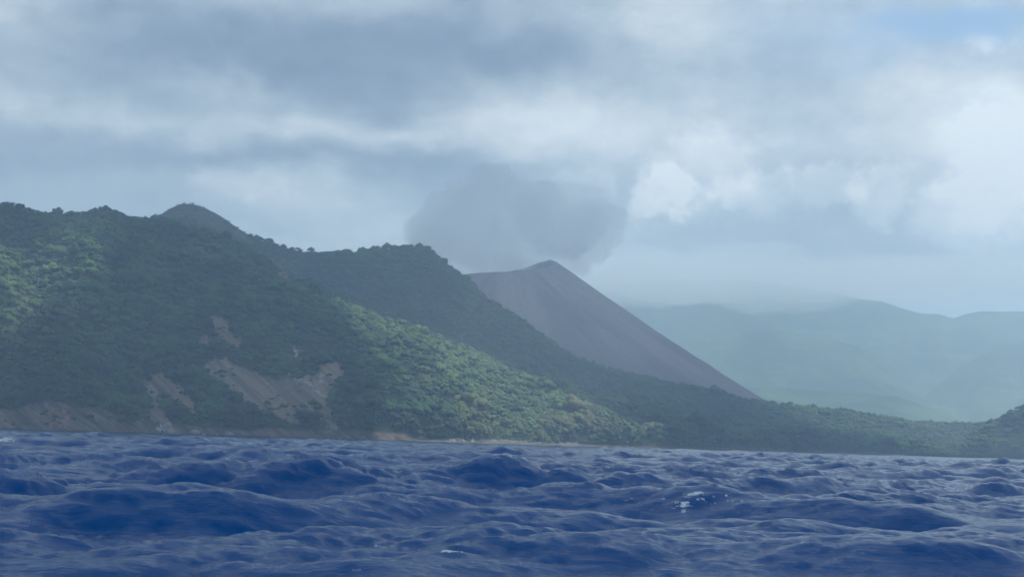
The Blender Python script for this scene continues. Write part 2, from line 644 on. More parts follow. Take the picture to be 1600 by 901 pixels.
build_hill('hill', hill_a, 900, 200, 12)
build_hill('hill', hill_b, 700, 110, 12)
build_hill('hill', headland, 240, 60, 12, azel(1470, 690)[0], A1)

# flat land behind the hills, out to the feet of the mountains
la = np.linspace(azel(-900, 690)[0], azel(2500, 690)[0], 120)
ld = np.array([2000, 2300, 2600, 3200, 4000, 5000, 6000, 7500])
LA, LD = np.meshgrid(la, ld, indexing='ij')
me = mesh_np('plain', np.stack([np.sin(LA) * LD, np.cos(LA) * LD, 3 + 2 * N1.fbm(LA * 40, LD / 400, 3)], -1), grid_quads(len(la), len(ld))[:, ::-1])
m_plain = simple('plain_bush', (.03, .05, .02), (.07, .09, .03), 0.01)
link('terrain', me, m_plain)['kind'] = 'structure'

# ------------------------------------------------------------------ ash cone with its crater
VC = at(782, 690, 2950)
VX, VY = VC.x, VC.y


def volcano():
    nu, rr = 360, np.concatenate([np.linspace(0, 1, 16) ** .8, 1 + np.linspace(0, 1, 121)[1:] ** 1.25 * 6.2])
    th = np.linspace(0, 2 * np.pi, nu, endpoint=False)
    T, RR = np.meshgrid(th, rr, indexing='ij')
    # rim: high on the east, low towards the sea
    d = np.angle(np.exp(1j * (T - R(30))))
    dn = np.angle(np.exp(1j * (T - R(230))))
    rim_h = 353 + 40 * np.exp(-(d / 1.05) ** 2) - 8 * np.exp(-(dn / 1.0) ** 2) + 3 * N1.fbm(np.cos(T) * 4, np.sin(T) * 4, 3)
    rim_r = 98 + 8 * np.exp(-(d / .5) ** 2) + 10 * N2.fbm(np.cos(T) * 2 + 5, np.sin(T) * 2, 2)
    out = np.maximum(RR - 1, 0)
    r = rim_r * np.minimum(RR, 1) + out * 98
    drop = (r - rim_r)
    z_out = rim_h - drop * 0.665 * (1 - 0.00012 * drop)
    z_in = rim_h - 95 * (1 - np.minimum(RR, 1) ** 1.6)
    z = np.where(RR > 1, z_out, z_in)
    rad = N1.ridged(np.cos(T) * 9, np.sin(T) * 9, 3) - 0.3
    z = z + rad * np.clip(out * 3, 0, 1) * 4.5
    z = z + 2.2 * N3.fbm(r * np.cos(T) / 25, r * np.sin(T) / 25, 3) * np.clip(out, 0, 1)
    z = np.maximum(z, 2.0)
    X, Y = VX + r * np.cos(T), VY + r * np.sin(T)
    me = mesh_np('volcano', np.stack([X, Y, z], -1), grid_quads(nu, len(rr), True)[:, ::-1])
    set_attr(me, 'ray', T)
    set_attr(me, 'out', r)
    set_attr(me, 'tall', z)
    m, t, p, o_ = material('volcanic_ash')
    tcx = t.new('ShaderNodeNewGeometry')
    ray = t.attr('ray')
    cx, sx = t.math('COSINE', ray), t.math('SINE', ray)
    st = t.noise(t.xyz(cx * 16, sx * 16, t.attr('out') * 0.004), 1.0, 6, 0.6)
    wide = t.noise(t.xyz(cx * 3.2, sx * 3.2, t.attr('out') * 0.0035), 1.0, 3, 0.55)
    gr = t.noise(tcx.outputs['Position'], 0.12, 5, 0.65)
    c = t.mix(t.smooth(wide, .36, .64), (.130, .092, .088), (.31, .23, .21))
    c = t.mix(t.smooth(t.attr('tall'), 330, 385) * .8, c, (.20, .22, .24))
    c = t.mix(t.smooth(st, .42, .70) * 0.4, c, (.27, .22, .215))
    c = t.mix(t.smooth(gr, .42, .7) * 0.45, c, (.07, .058, .062))
    t.put(p.inputs['Base Color'], c)
    p.inputs['Roughness'].default_value = 1.0
    p.inputs['Specular IOR Level'].default_value = 0.1
    o = link('volcano', me, m)
    tag(o, 'bare purple-grey volcano cone of ash with smoke above its crater', 'volcano')
    return o


volcano()

# ------------------------------------------------------------------ far mountains
m_mt, t_, p_, o_ = material('mountain_forest')
g_ = t_.new('ShaderNodeNewGeometry')
na = t_.noise(g_.outputs['Position'], 0.0035, 6, 0.62)
nb = t_.smooth(t_.noise(g_.outputs['Position'], 0.03, 5, 0.75), .35, .65)
t_.put(p_.inputs['Base Color'], t_.mix(t_.smooth(na, .4, .62), t_.mix(nb, (.008, .030, .022), (.035, .085, .034)), t_.mix(nb, (.035, .095, .036), (.10, .17, .06))))
p_.inputs['Roughness'].default_value = 0.95
p_.inputs['Specular IOR Level'].default_value = 0.1


def mountain(crest, bd, cd, seed, gully, x0, x1, prof=1.0, wave=900.0, nu=320, nv=90):
    h = Hill(crest, bd, cd, prof=prof, tree=0.0, gully=gully, base_z=3.0, seed=seed, back=0.5, skew=0.6, wave=wave)
    a = np.linspace(azel(x0, 690)[0], azel(x1, 690)[0], nu)
    v = np.concatenate([np.linspace(0, 1, nv), 1 + np.linspace(0, .5, 10)[1:]])
    AA, VV = np.meshgrid(a, v, indexing='ij')
    X, Y, Z = h.surf(AA, VV)
    e = np.clip(VV * 6, 0, 1)
    e = e * np.clip((1.12 - VV) * 3, 0.12, 1)
    Z = Z + e * 15 * N2.fbm(X / 260, Y / 260, 4) * np.clip(Z / 200, 0.15, 1)
    Z = Z + e * 7 * N3.fbm(X / 40, Y / 40, 3)
    me = mesh_np('mountain', np.stack([X, Y, Z], -1), grid_quads(len(a), len(v))[:, ::-1])
    link('mountain', me, m_mt)['kind'] = 'structure'


mountain([(-500, 560), (200, 540), (600, 500), (800, 470), (900, 448), (1000, 440), (1100, 436), (1200, 440), (1290, 456), (1340, 466), (1380, 472),
          (1410, 482), (1440, 490), (1465, 489), (1490, 497), (1510, 490), (1530, 487), (1560, 488), (1600, 486), (1700, 470), (2400, 440)],
         [(-500, 4700), (1600, 4700), (2400, 4700)], [(-500, 6300), (1000, 6100), (1440, 6300), (2400, 6300)], 2.0, 26, -500, 2400, 1.0, 1100)
mountain([(600, 650), (900, 620), (1000, 560), (1100, 528), (1200, 515), (1280, 525), (1340, 540), (1400, 575), (1440, 600), (1500, 622), (1560, 640), (1700, 660), (2000, 670)],
         [(600, 4200), (2000, 4200)], [(600, 5000), (1250, 5200), (2000, 5000)], 5.5, 30, 600, 2000, 1.0, 800)
mountain([(1380, 665), (1430, 628), (1460, 606), (1500, 575), (1540, 552), (1600, 532), (1680, 510), (1800, 500), (2400, 490)],
         [(1380, 4300), (2400, 4300)], [(1380, 4800), (1600, 5300), (2400, 5300)], 7.7, 28, 1380, 2400, 1.0, 800, 260)
mountain([(900, 660), (1100, 615), (1200, 604), (1300, 612), (1400, 618), (1460, 640), (1540, 668), (1700, 676), (2000, 680)],
         [(900, 3500), (2000, 3500)], [(900, 4100), (1250, 4250), (2000, 4100)], 9.1, 14, 900, 2000, 1.0, 500, 300)


# ------------------------------------------------------------------ trees
def merge(parts):
    vs, ts, off = [], [], 0
    for v, t in parts:
        vs.append(v)
        ts.append(t + off)
        off += len(v)
    return np.concatenate(vs), np.concatenate(ts)


def ico(sub):
    bm = bmesh.new()
    bmesh.ops.create_icosphere(bm, subdivisions=sub, radius=1.0)
    v = np.array([list(x.co) for x in bm.verts])
    t = np.array([[x.index for x in f.verts] for f in bm.faces])
    bm.free()
    return v, t


ICO1, ICO2 = ico(1), ico(2)


def leaves(rs, centres, radii, n, size):
    """small leaf sprays scattered over the outside of the lobes"""
    k = rs.randint(0, len(centres), n)
    d = rs.normal(size=(n, 3))
    d /= np.linalg.norm(d, axis=1)[:, None]
    d[:, 2] = np.abs(d[:, 2]) * 0.9 - 0.15
    c = centres[k] + d * radii[k][:, None] * rs.uniform(.85, 1.22, (n, 1))
    u = rs.normal(size=(n, 3))
    u /= np.linalg.norm(u, axis=1)[:, None]
    w = np.cross(u, d)
    s = size * rs.uniform(.6, 1.4, (n, 1))
    v = np.stack([c - u * s, c + u * s, c + w * s * 1.2 + d * s * .6], 1).reshape(-1, 3)
    return v, np.arange(3 * n).reshape(-1, 3)


def crown_mesh(name, seed, w=1.0, h=0.75, lobes=9, flat=False, nleaf=170):
    """crown of unit radius whose underside sits at z = 0"""
    rs = np.random.RandomState(seed)
    cs, rr, parts = [], [], []
    for i in range(lobes):
        a = i * 2.4 + rs.uniform(-.5, .5)
        q = math.sqrt((i + .3) / lobes) * (0.74 if not flat else 0.85)
        r = rs.uniform(.26, .42) * (1.1 - .35 * q)
        z = (h * (0.92 - 0.55 * q * q) + rs.uniform(-.10, .10) - r * .3) if not flat else h * .5 + rs.uniform(-.08, .08)
        cs.append((math.cos(a) * q * w, math.sin(a) * q * w, z))
        rr.append(r)
    cs, rr = np.array(cs), np.array(rr)
    for c, r in zip(cs, rr):
        v, t = ICO2
        n = N2.fbm(v[:, 0] * 1.9 + c[0] * 9 + v[:, 2] * 1.3, v[:, 1] * 1.9 + c[1] * 9 - v[:, 2] * 1.1, 3)
        vv = v * (1 + 0.75 * n)[:, None] * np.array([1, 1, .55 if flat else .78]) * r + c
        parts.append((vv, t))
    parts.append(leaves(rs, cs, rr, nleaf, .075))
    v, t = merge(parts)
    return mesh_np(name, v, tris=t, smooth=False)


def palm_mesh(name, seed):
    """feathery rosette: drooping fronds of narrow leaflets"""
    rs = np.random.RandomState(seed)
    vs, ts, o = [], [], 0
    for i in range(15):
        a = i * 2.399 + rs.uniform(-.2, .2)
        up = rs.uniform(.15, 1.0)
        L = rs.uniform(.85, 1.1)
        pts = []
        for k in range(6):
            s = k / 5
            rad = L * (s * (0.75 + .25 * (1 - up)))
            z = .55 + up * .7 * s - 1.15 * s * s * (1.1 - .45 * up)
            pts.append(Vector((math.cos(a) * rad, math.sin(a) * rad, z)))
        side = Vector((-math.sin(a), math.cos(a), 0))
        for k in range(5):
            w0 = .16 * math.sin(math.pi * (k + .4) / 6)
            w1 = .16 * math.sin(math.pi * (k + 1.4) / 6)
            for sg in (-1, 1):
                p0, p1 = pts[k], pts[k + 1]
                q = p0.lerp(p1, .8) + side * sg * (w0 + w1) - Vector((0, 0, .10))
                vs += [list(p0), list(p1), list(q)]
                ts.append((o, o + 1, o + 2))
                o += 3
    return mesh_np(name, np.array(vs), tris=np.array(ts), smooth=False)


def tube_mesh(name, paths, n=6):
    """tapered limbs along point lists [(x,y,z,r), ...]"""
    parts = []
    for path in paths:
        P = [Vector(p[:3]) for p in path]
        rings = []
        for i, p in enumerate(P):
            d = (P[min(i + 1, len(P) - 1)] - P[max(i - 1, 0)]).normalized()
            u = d.orthogonal().normalized()
            w = d.cross(u)
            for k in range(n):
                a = 2 * math.pi * k / n
                rings.append(list(p + (u * math.cos(a) + w * math.sin(a)) * path[i][3]))
        ts = []
        for i in range(len(P) - 1):
            for k in range(n):
                a, b = i * n + k, i * n + (k + 1) % n
                ts += [(a, b, b + n), (a, b + n, a + n)]
        parts.append((np.array(rings), np.array(ts)))
    v, t = merge(parts)
    return mesh_np(name, v, tris=t)


CROWNS = [crown_mesh('crown', 1), crown_mesh('crown', 2, 1.0, .95, 10), crown_mesh('crown', 3, 1.0, .6, 8), crown_mesh('crown', 4, .9, 1.15, 11), palm_mesh('crown', 5)]
FLAT = crown_mesh('crown', 7, 1.0, .35, 8, True)
TRUNK = tube_mesh('trunk', [[(0, 0, -.5, .085), (.02, 0, .2, .07), (.05, .02, .75, .05)],
                            [(.04, .01, .45, .045), (.25, .05, .8, .03), (.45, .1, 1.05, .018)],
                            [(.03, .01, .4, .04), (-.2, -.1, .8, .028), (-.38, -.2, 1.05, .015)]])
PALM_TRUNK = tube_mesh('trunk', [[(0, 0, -.5, .06), (.04, 0, .3, .05), (.10, 0, .9, .04), (.12, 0, 1.5, .035)]])
for m_ in CROWNS + [FLAT]:
    m_.materials.append(M_LEAF)
TRUNK.materials.append(M_BARK)
PALM_TRUNK.materials.append(M_BARK)
# the same meshes with other leaves; the pale set also stands for sunlit trees
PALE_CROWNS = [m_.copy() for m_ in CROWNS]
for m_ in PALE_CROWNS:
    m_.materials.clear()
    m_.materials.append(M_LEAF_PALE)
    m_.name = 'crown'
DARK_CROWNS = [m_.copy() for m_ in CROWNS + [FLAT]]
for m_ in DARK_CROWNS:
    m_.materials.clear()
    m_.materials.append(M_LEAF_DARK)
    m_.name = 'crown'


def slope_points(hill, n, a0, a1, seed, v0=0.0, v1=1.12, spacing_noise=0.25):
    """random points over a hill, even in plan"""
    rs = np.random.RandomState(seed)
    a = rs.uniform(a0, a1, n * 2)
    v = rs.uniform(v0, v1, n * 2)
    d = hill.bd(a) + (hill.cd(a) - hill.bd(a)) * v
    w = d * (hill.cd(a) - hill.bd(a))
    keep = rs.rand(n * 2) < w / w.max()
    a, v = a[keep][:n], v[keep][:n]
    X, Y, Z = hill.surf(a, v)
    # crests need trees standing on them, steep faces more than their plan area
    return a, v, X, Y, Z, rs


def crest_points(hill, n, a0, a1, seed):
    rs = np.random.RandomState(seed)
    a = rs.uniform(a0, a1, n)
    v = rs.uniform(.93, 1.02, n)
    X, Y, Z = hill.surf(a, v)
    return a, v, X, Y, Z, rs


def forest(hill, n, seed, a0=A0, a1=A1, size=(3.4, 6.6), ncrest=1500, clear=None):
    sets = [slope_points(hill, n, a0, a1, seed), crest_points(hill, ncrest, a0, a1, seed + 1)]
    if hill is hill_a:
        sets.append(slope_points(hill, 4500, a0, a1, seed + 2, 0.004, 0.10))
    out = []
    for a, v, X, Y, Z, rs in sets:
        px, py, bare, chalk, orange, grass = masks(hill, X, Y, Z)
        ok = (bare < .5) & (chalk < .5)
        p2x, p2y, b2, c2, _o, _g = masks(hill, X, Y, Z + 5.5)
        ok &= (b2 < .5)
        # a few bushes still hold on in the slips and on the grassy top
        scrub = ~ok & (rs.rand(len(a)) < .10)
        ok |= scrub
        cz = cliff_z(a, X, Y)
        if hill is not hill_b:
            ok &= (Z > cz * 0.9) | (rs.rand(len(a)) < .05)
        s = size[0] + (size[1] - size[0]) * rs.rand(len(a)) ** 1.6
        # taller and lower stands
        s *= 1 + .9 * N1.fbm(X / 60, Y / 60, 2)
        s = np.where(v > .9, np.minimum(s, 4.6), s)
        s = np.where(scrub, s * .5, s)
        s = np.where(rs.rand(len(a)) < .035, s * 1.55, s)
        s = np.where(grass > .5, s * .38, s)
        s = np.where(Z < cz * 1.25, s * .65, s)
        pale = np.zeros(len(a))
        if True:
            for (qx, qy), r in PALE_SUNLIT:
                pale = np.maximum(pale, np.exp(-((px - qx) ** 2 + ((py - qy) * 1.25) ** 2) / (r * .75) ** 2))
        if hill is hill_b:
            pale = pale * (px > 1170)  # on this hill only the sunlit eastern crest is painted pale
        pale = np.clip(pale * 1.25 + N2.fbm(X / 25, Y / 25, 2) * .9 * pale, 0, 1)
        k = ok
        var = rs.choice(4, len(a))
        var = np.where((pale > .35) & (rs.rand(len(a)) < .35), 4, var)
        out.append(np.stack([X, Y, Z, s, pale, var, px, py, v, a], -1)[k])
    return np.concatenate(out)


T_A = forest(hill_a, 25000, 21, size=(2.6, 6.8), ncrest=1300)
T_B = forest(hill_b, 19000, 31, size=(2.6, 6.0), ncrest=1500)
T_H = forest(headland, 1800, 41, azel(1480, 690)[0], A1, size=(3.6, 7.0), ncrest=160)

# trees of their own: the front row above the shore, which stands nearest
segs = [(-30, 75, 'on the brown cliff west of the orange stain', 'trees on the brown cliff', 12),
        (75, 115, 'directly above the orange rock stain of the cliff', 'trees on the brown cliff', 8),
        (115, 232, 'between the orange cliff stain and the narrow landslip', 'trees on the brown cliff', 16),
        (232, 320, 'at the foot of the narrow landslip', 'trees under the landslips', 14),
        (320, 420, 'by the water between the narrow and wide landslips', 'trees under the landslips', 16),
        (420, 540, 'near the water under the wide landslip', 'trees under the landslips', 16),
        (540, 690, 'between the wide landslip and the stony beach', 'dark trees before the stony beach', 30),
        (690, 745, 'beside the dead trees where the beach begins', 'pale trees above the stony beach', 16),
        (745, 815, 'above the middle of the pale stony beach', 'pale trees above the stony beach', 18),
        (815, 905, 'by the dead trees behind the eastern beach', 'pale trees above the stony beach', 20),
        (905, 1060, 'on the low shore east of the beach', 'shore trees below the volcano', 26),
        (1060, 1230, 'on the shore below the ash cone', 'shore trees below the volcano', 26),
        (1230, 1420, 'on the flat shore under the hazy mountains', 'shore trees under the mountains', 30),
        (1420, 1540, 'on the flat shore west of the headland', 'shore trees by the headland', 18),
        (1540, 1640, 'at the water below the dark headland', 'shore trees by the headland', 16)]
own = []
rs = np.random.RandomState(5)
allA = T_A
SHAPE = ['rounded', 'domed', 'low spreading', 'narrow upright', 'feathery']
for x0, x1, lab, grp, cnt in segs:
    c = np.where((allA[:, 6] > x0) & (allA[:, 6] < x1) & (allA[:, 8] < .4))[0]
    dd = np.hypot(allA[c, 0], allA[c, 1])
    bd = hill_a.bd(allA[c, 9])
    c = c[np.argsort((dd - bd) - 6 * allA[c, 3])][:cnt]
    s1, s2 = np.percentile(allA[c, 3], [33, 67])
    for i in c:
        big = 'large' if allA[i, 3] > s2 else 'small' if allA[i, 3] < s1 else 'middle-sized'
        tone = 'pale green' if allA[i, 4] > .3 else 'dark green'
        own.append((i, '%s %s %s tree %s' % (big, tone, SHAPE[int(allA[i, 5])], lab), grp))
own_idx = np.array([o_[0] for o_ in own])


def place_tree(row, label, group, crown=None, trunk=None, scale=None, cat='tree'):
    X, Y, Z, s, pale, var = row[:6]
    r = rs.uniform(0, 6.28)
    root = bpy.data.objects.new('tree', None)
    COL.objects.link(root)
    s = scale or s * 1.08
    root.location = (X, Y, Z)
    root.rotation_euler = (0, 0, r)
    root.scale = (s, s, s)
    root.empty_display_size = 0.5
    tag(root, label, cat, group)
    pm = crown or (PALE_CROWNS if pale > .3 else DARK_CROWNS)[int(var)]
    c = link('crown', pm, None, root)
    c.location = (0, 0, .42 if int(var) != 4 else .95)
    link('trunk', trunk or (PALM_TRUNK if int(var) == 4 else TRUNK), None, root)
    return root


for i, lab, grp in own:
    place_tree(allA[i], lab, grp)
T_A = np.delete(T_A, own_idx, 0)

# trees that stand out against the sky
sky_trees = [
    (hill_a, 8, 7.5, 'flat-topped tree standing highest at the western end of the wooded skyline', 'flat', 6),
    (hill_a, 27, 7.0, 'broad round tree on the skyline next to the flat-topped tree', 1, 4),
    (hill_a, 43, 6.0, 'small round tree in the notch of the skyline beyond the broad round tree', 0, 3),
    (hill_a, 78, 5.0, 'low dome-shaped tree on the long level part of the western skyline', 2, 2),
    (hill_a, 163, 7.0, 'wide spreading tree topping the wooded knoll before the brown peak', 2, 1.5),
    (hill_a, 190, 5.0, 'narrow tree at the eastern end of the wooded knoll', 3, 0),
    (hill_a, 226, 4.5, 'little tree in the saddle at the foot of the brown peak', 0, 0),
    (hill_b, 254, 3.4, 'stunted bush halfway up the western side of the brown peak', 0, 0),
    (hill_b, 352, 5.2, 'flat-crowned tree jutting from the eastern shoulder of the brown peak', 'flat', 2),
    (hill_b, 366, 4.6, 'bushy tree just below the flat-crowned one on the steep shoulder', 1, 0),
    (hill_b, 390, 5.4, 'leaning tree on the lower eastern flank of the brown peak', 3, 0),
    (hill_b, 444, 4.8, 'ragged tree rising above the descending ridge before the dip', 3, 1),
    (hill_b, 466, 4.4, 'rounded tree at the end of the descending ridge beside the dip', 1, 0),
    (hill_b, 502, 4.6, 'small tree at the start of the level wooded ridge', 2, 0),
    (hill_b, 620, 4.8, 'low round tree on the highest part of the level wooded ridge', 0, 0),
    (hill_b, 692, 5.6, 'tree on the edge where the wooded ridge falls towards the volcano', 1, 0),
    (hill_b, 768, 5.4, 'dark tree against the ash cone partway down the falling ridge', 1, 0),
    (hill_b, 1132, 4.6, 'round dark tree against the foot of the ash cone', 1, 0),
    (hill_b, 1234, 5.6, 'large dark tree on the low ridge just past the end of the ash cone', 1, 1),
    (hill_b, 1322, 5.0, 'dark domed tree on the low ridge under the hazy mountains', 2, 1),
    (headland, 1590, 5.0, 'dark tree on top of the eastern headland', 1, 1),
]
for hill, px, s, lab, kind, lift in sky_trees:
    a = np.array([azel(px, 640 if px > 900 else 380)[0]])
    X, Y, Z = hill.surf(a, np.array([.97]))
    row = [X[0], Y[0], Z[0] + lift, s, 0, 0 if kind == 'flat' else kind]
    place_tree(row, lab, 'trees on the skyline', DARK_CROWNS[5] if kind == 'flat' else None, None, s)

# bleached dead trees above the beach
def dead_mesh(seed):
    q = random.Random(seed)
    paths = [[(0, 0, -.2, .05), (.02, 0, .5, .04), (.06, 0, 1.0, .022)]]
    for k in range(7):
        a = q.uniform(0, 6.28)
        z = q.uniform(.25, .85)
        L = q.uniform(.35, .6)
        paths.append([(.03, 0, z, .028), (.03 + math.cos(a) * L * .5, math.sin(a) * L * .5, z + .22, .02), (.03 + math.cos(a) * L, math.sin(a) * L, z + q.uniform(.4, .6), .010)])
    return tube_mesh('branches', paths, 5)


for px, py, s, lab in [(698, 652, 9.5, 'bleached leafless tree at the western end of the stony beach'),
                       (706, 668, 7, 'short grey dead tree low down beside the bigger bleached one'),
                       (832, 655, 9.5, 'bleached leafless tree standing among pale green trees behind the beach'),
                       (838, 664, 7, 'small pale dead tree touching the bleached one behind the beach')]:
    a0_, e0_ = azel(px, py)
    best = None
    for v in np.linspace(.01, .9, 200):
        X, Y, Z = hill_a.surf(np.array([a0_]), np.array([v]))
        e = math.atan2(Z[0] - CAM_H, math.hypot(X[0], Y[0]))
        if e > e0_:
            break
    me = dead_mesh(px)
    me.materials.append(M_DEAD)
    root = bpy.data.objects.new('dead_tree', None)
    COL.objects.link(root)
    root.location = (X[0], Y[0], Z[0])
    root.scale = (s, s, s)
    tag(root, lab, 'tree', 'dead trees')
    link('trunk', me, None, root)


def forest_object(name, rows, crowns):
    """every remaining crown, instanced on points"""
    me = bpy.data.meshes.new(name)
    n = len(rows)
    me.vertices.add(n)
    P = rows[:, :3].copy()
    P[:, 2] += rows[:, 3] * .18
    me.vertices.foreach_set('co', P.astype(np.float32).ravel())
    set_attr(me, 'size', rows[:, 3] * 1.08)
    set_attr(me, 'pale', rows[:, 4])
    set_attr(me, 'turn', np.random.RandomState(3).uniform(0, 6.28, n))
    a = me.attributes.new('variant', 'INT', 'POINT')
    a.data.foreach_set('value', rows[:, 5].astype(np.int32))
    o = link(name, me)
    ng = bpy.data.node_groups.new(name, 'GeometryNodeTree')
    ng.interface.new_socket('Geometry', in_out='INPUT', socket_type='NodeSocketGeometry')
    ng.interface.new_socket('Geometry', in_out='OUTPUT', socket_type='NodeSocketGeometry')
    N, L = ng.nodes, ng.links
    gi, go = N.new('NodeGroupInput'), N.new('NodeGroupOutput')
    g2i = N.new('GeometryNodeGeometryToInstance')
    order = []
    for c in crowns:
        oi = N.new('GeometryNodeObjectInfo')
        oi.inputs['Object'].default_value = c
        oi.inputs['As Instance'].default_value = True
        order.append(oi)
    join = N.new('GeometryNodeJoinGeometry')
    for oi in reversed(order):
        L.new(oi.outputs['Geometry'], join.inputs[0])

    def named(nm, typ='FLOAT'):
        x = N.new('GeometryNodeInputNamedAttribute')
        x.data_type = typ
        x.inputs[0].default_value = nm
        return x.outputs[0]
    iop = N.new('GeometryNodeInstanceOnPoints')
    L.new(gi.outputs[0], iop.inputs['Points'])
    L.new(join.outputs[0], iop.inputs['Instance'])
    iop.inputs['Pick Instance'].default_value = True
    L.new(named('variant', 'INT'), iop.inputs['Instance Index'])
    cx = N.new('ShaderNodeCombineXYZ')
    L.new(named('turn'), cx.inputs[2])
    L.new(cx.outputs[0], iop.inputs['Rotation'])
    cs = N.new('ShaderNodeCombineXYZ')
    sz = named('size')
    for i in range(3):
        L.new(sz, cs.inputs[i])
    L.new(cs.outputs[0], iop.inputs['Scale'])
    L.new(iop.outputs[0], go.inputs[0])
    md = o.modifiers.new('trees', 'NODES')
    md.node_group = ng
    return o


# the crowns to copy: five forest trees that stand in the wood as things of their own
proto = []
for k in range(5):
    c = T_A[(T_A[:, 6] > 60) & (T_A[:, 6] < 500) & (T_A[:, 8] > .3) & (T_A[:, 8] < .7)][k * 37]
    row = list(c)
    row[4], row[5] = 0, k
    names = ['broad forest tree', 'tall round forest tree', 'low spreading forest tree', 'narrow upright forest tree', 'feathery palm']
    root = place_tree(row, names[k] + ' in the dark wood above the landslips', 'forest trees on the hillside', CROWNS[k])
    proto.append([c_ for c_ in root.children if c_.name.startswith('crown')][0])
for rows in (T_A, T_B, T_H):
    o = forest_object('forest', rows, proto)
    tag(o, {0: 'dense green forest covering the near hillside down to the sea', 1: 'dark forest on the ridge in front of the volcano', 2: 'dark wood on the eastern headland'}[[id(T_A), id(T_B), id(T_H)].index(id(rows))], 'forest', None, 'stuff')

# ------------------------------------------------------------------ shingle beach and its stones
bx = np.linspace(azel(640, 690)[0], azel(1700, 690)[0], 260)
bv = np.linspace(0, 1, 8)
BX, BV = np.meshgrid(bx, bv, indexing='ij')
bd = hill_a.bd(BX)
wpx = 800 + FPX * np.tan(BX)
hgt = np.interp(wpx, [640, 700, 720, 900, 1000, 1700], [.2, 4.2, 5.0, 3.6, .8, .4])
d_ = bd - 9 + BV * 16
Zb = -0.8 + (hgt + 1.0) * np.clip(BV * 1.25, 0, 1) ** .8 + .5 * N1.fbm(BX * 800, BV * 4, 3)
me = mesh_np('beach', np.stack([np.sin(BX) * d_, np.cos(BX) * d_, Zb], -1), grid_quads(len(bx), 8)[:, ::-1])
link('beach', me, M_SHINGLE)['kind'] = 'structure'


def stone_mesh(seed):
    v, t = ICO1
    rs_ = np.random.RandomState(seed)
    vv = v * rs_.uniform(.7, 1.15, (len(v), 1)) * rs_.uniform(.6, 1.2, (1, 3))
    return vv, t


parts = []
rs2 = np.random.RandomState(77)
for i in range(2600):
    px = 690 + 330 * rs2.rand() ** 1.3 if rs2.rand() < .8 else rs2.uniform(235, 1600)
    a = azel(px, 690)[0]
    q = rs2.rand()
    d = hill_a.bd(a) - 5 + q * 9
    s = rs2.uniform(.35, 1.1) * (1.25 if px < 900 else .7)
    hh = np.interp(px, [640, 700, 900, 1000, 1700], [1.0, 4.6, 4.0, 1.8, 1.0])
    v, t = stone_mesh(i % 40)
    parts.append((v * s + np.array([math.sin(a) * d, math.cos(a) * d, -.2 + q * hh]), t))
v, t = merge(parts)
o = link('shore_stones', mesh_np('shore_stones', v, tris=t, smooth=False), M_STONE)
tag(o, 'pale stones heaped along the waterline of the beach', 'stones', None, 'stuff')

big = [(707, 2.4, 'big pale boulder at the western tip of the stony beach'),
       (722, 2.8, 'largest pale boulder near the western tip of the stony beach'),
       (736, 2.2, 'blocky pale boulder beside the largest one on the beach'),
       (768, 2.1, 'low boulder in the middle of the pale stretch of beach'),
       (797, 1.9, 'small boulder below the yellow-green trees on the beach'),
       (842, 1.8, 'pale boulder on the narrow eastern stretch of the beach'),
       (262, 4.2, 'white rock at the foot of the westernmost landslip'),
       (302, 3.6, 'white rock at the waterline east of the landslip foot'),
       (357, 2.8, 'small whitish rock at the waterline below the scrub')]
for i, (px, s, lab) in enumerate(big):
    a = azel(px, 690)[0]
    v, t = ICO2
    q = np.random.RandomState(900 + i)
    n = N1.fbm(v[:, 0] * 1.6 + i * 3, v[:, 1] * 1.6 + v[:, 2], 3)
    vv = v * (1 + .9 * n)[:, None] * np.array([1.2, .9, .85]) * s
    o = link('boulder', mesh_np('boulder', vv, tris=t, smooth=False), M_STONE)
    d = hill_a.bd(a) - 1.5
    o.location = (math.sin(a) * d, math.cos(a) * d, 1.6)
    tag(o, lab, 'boulder', 'boulders at the waterline')


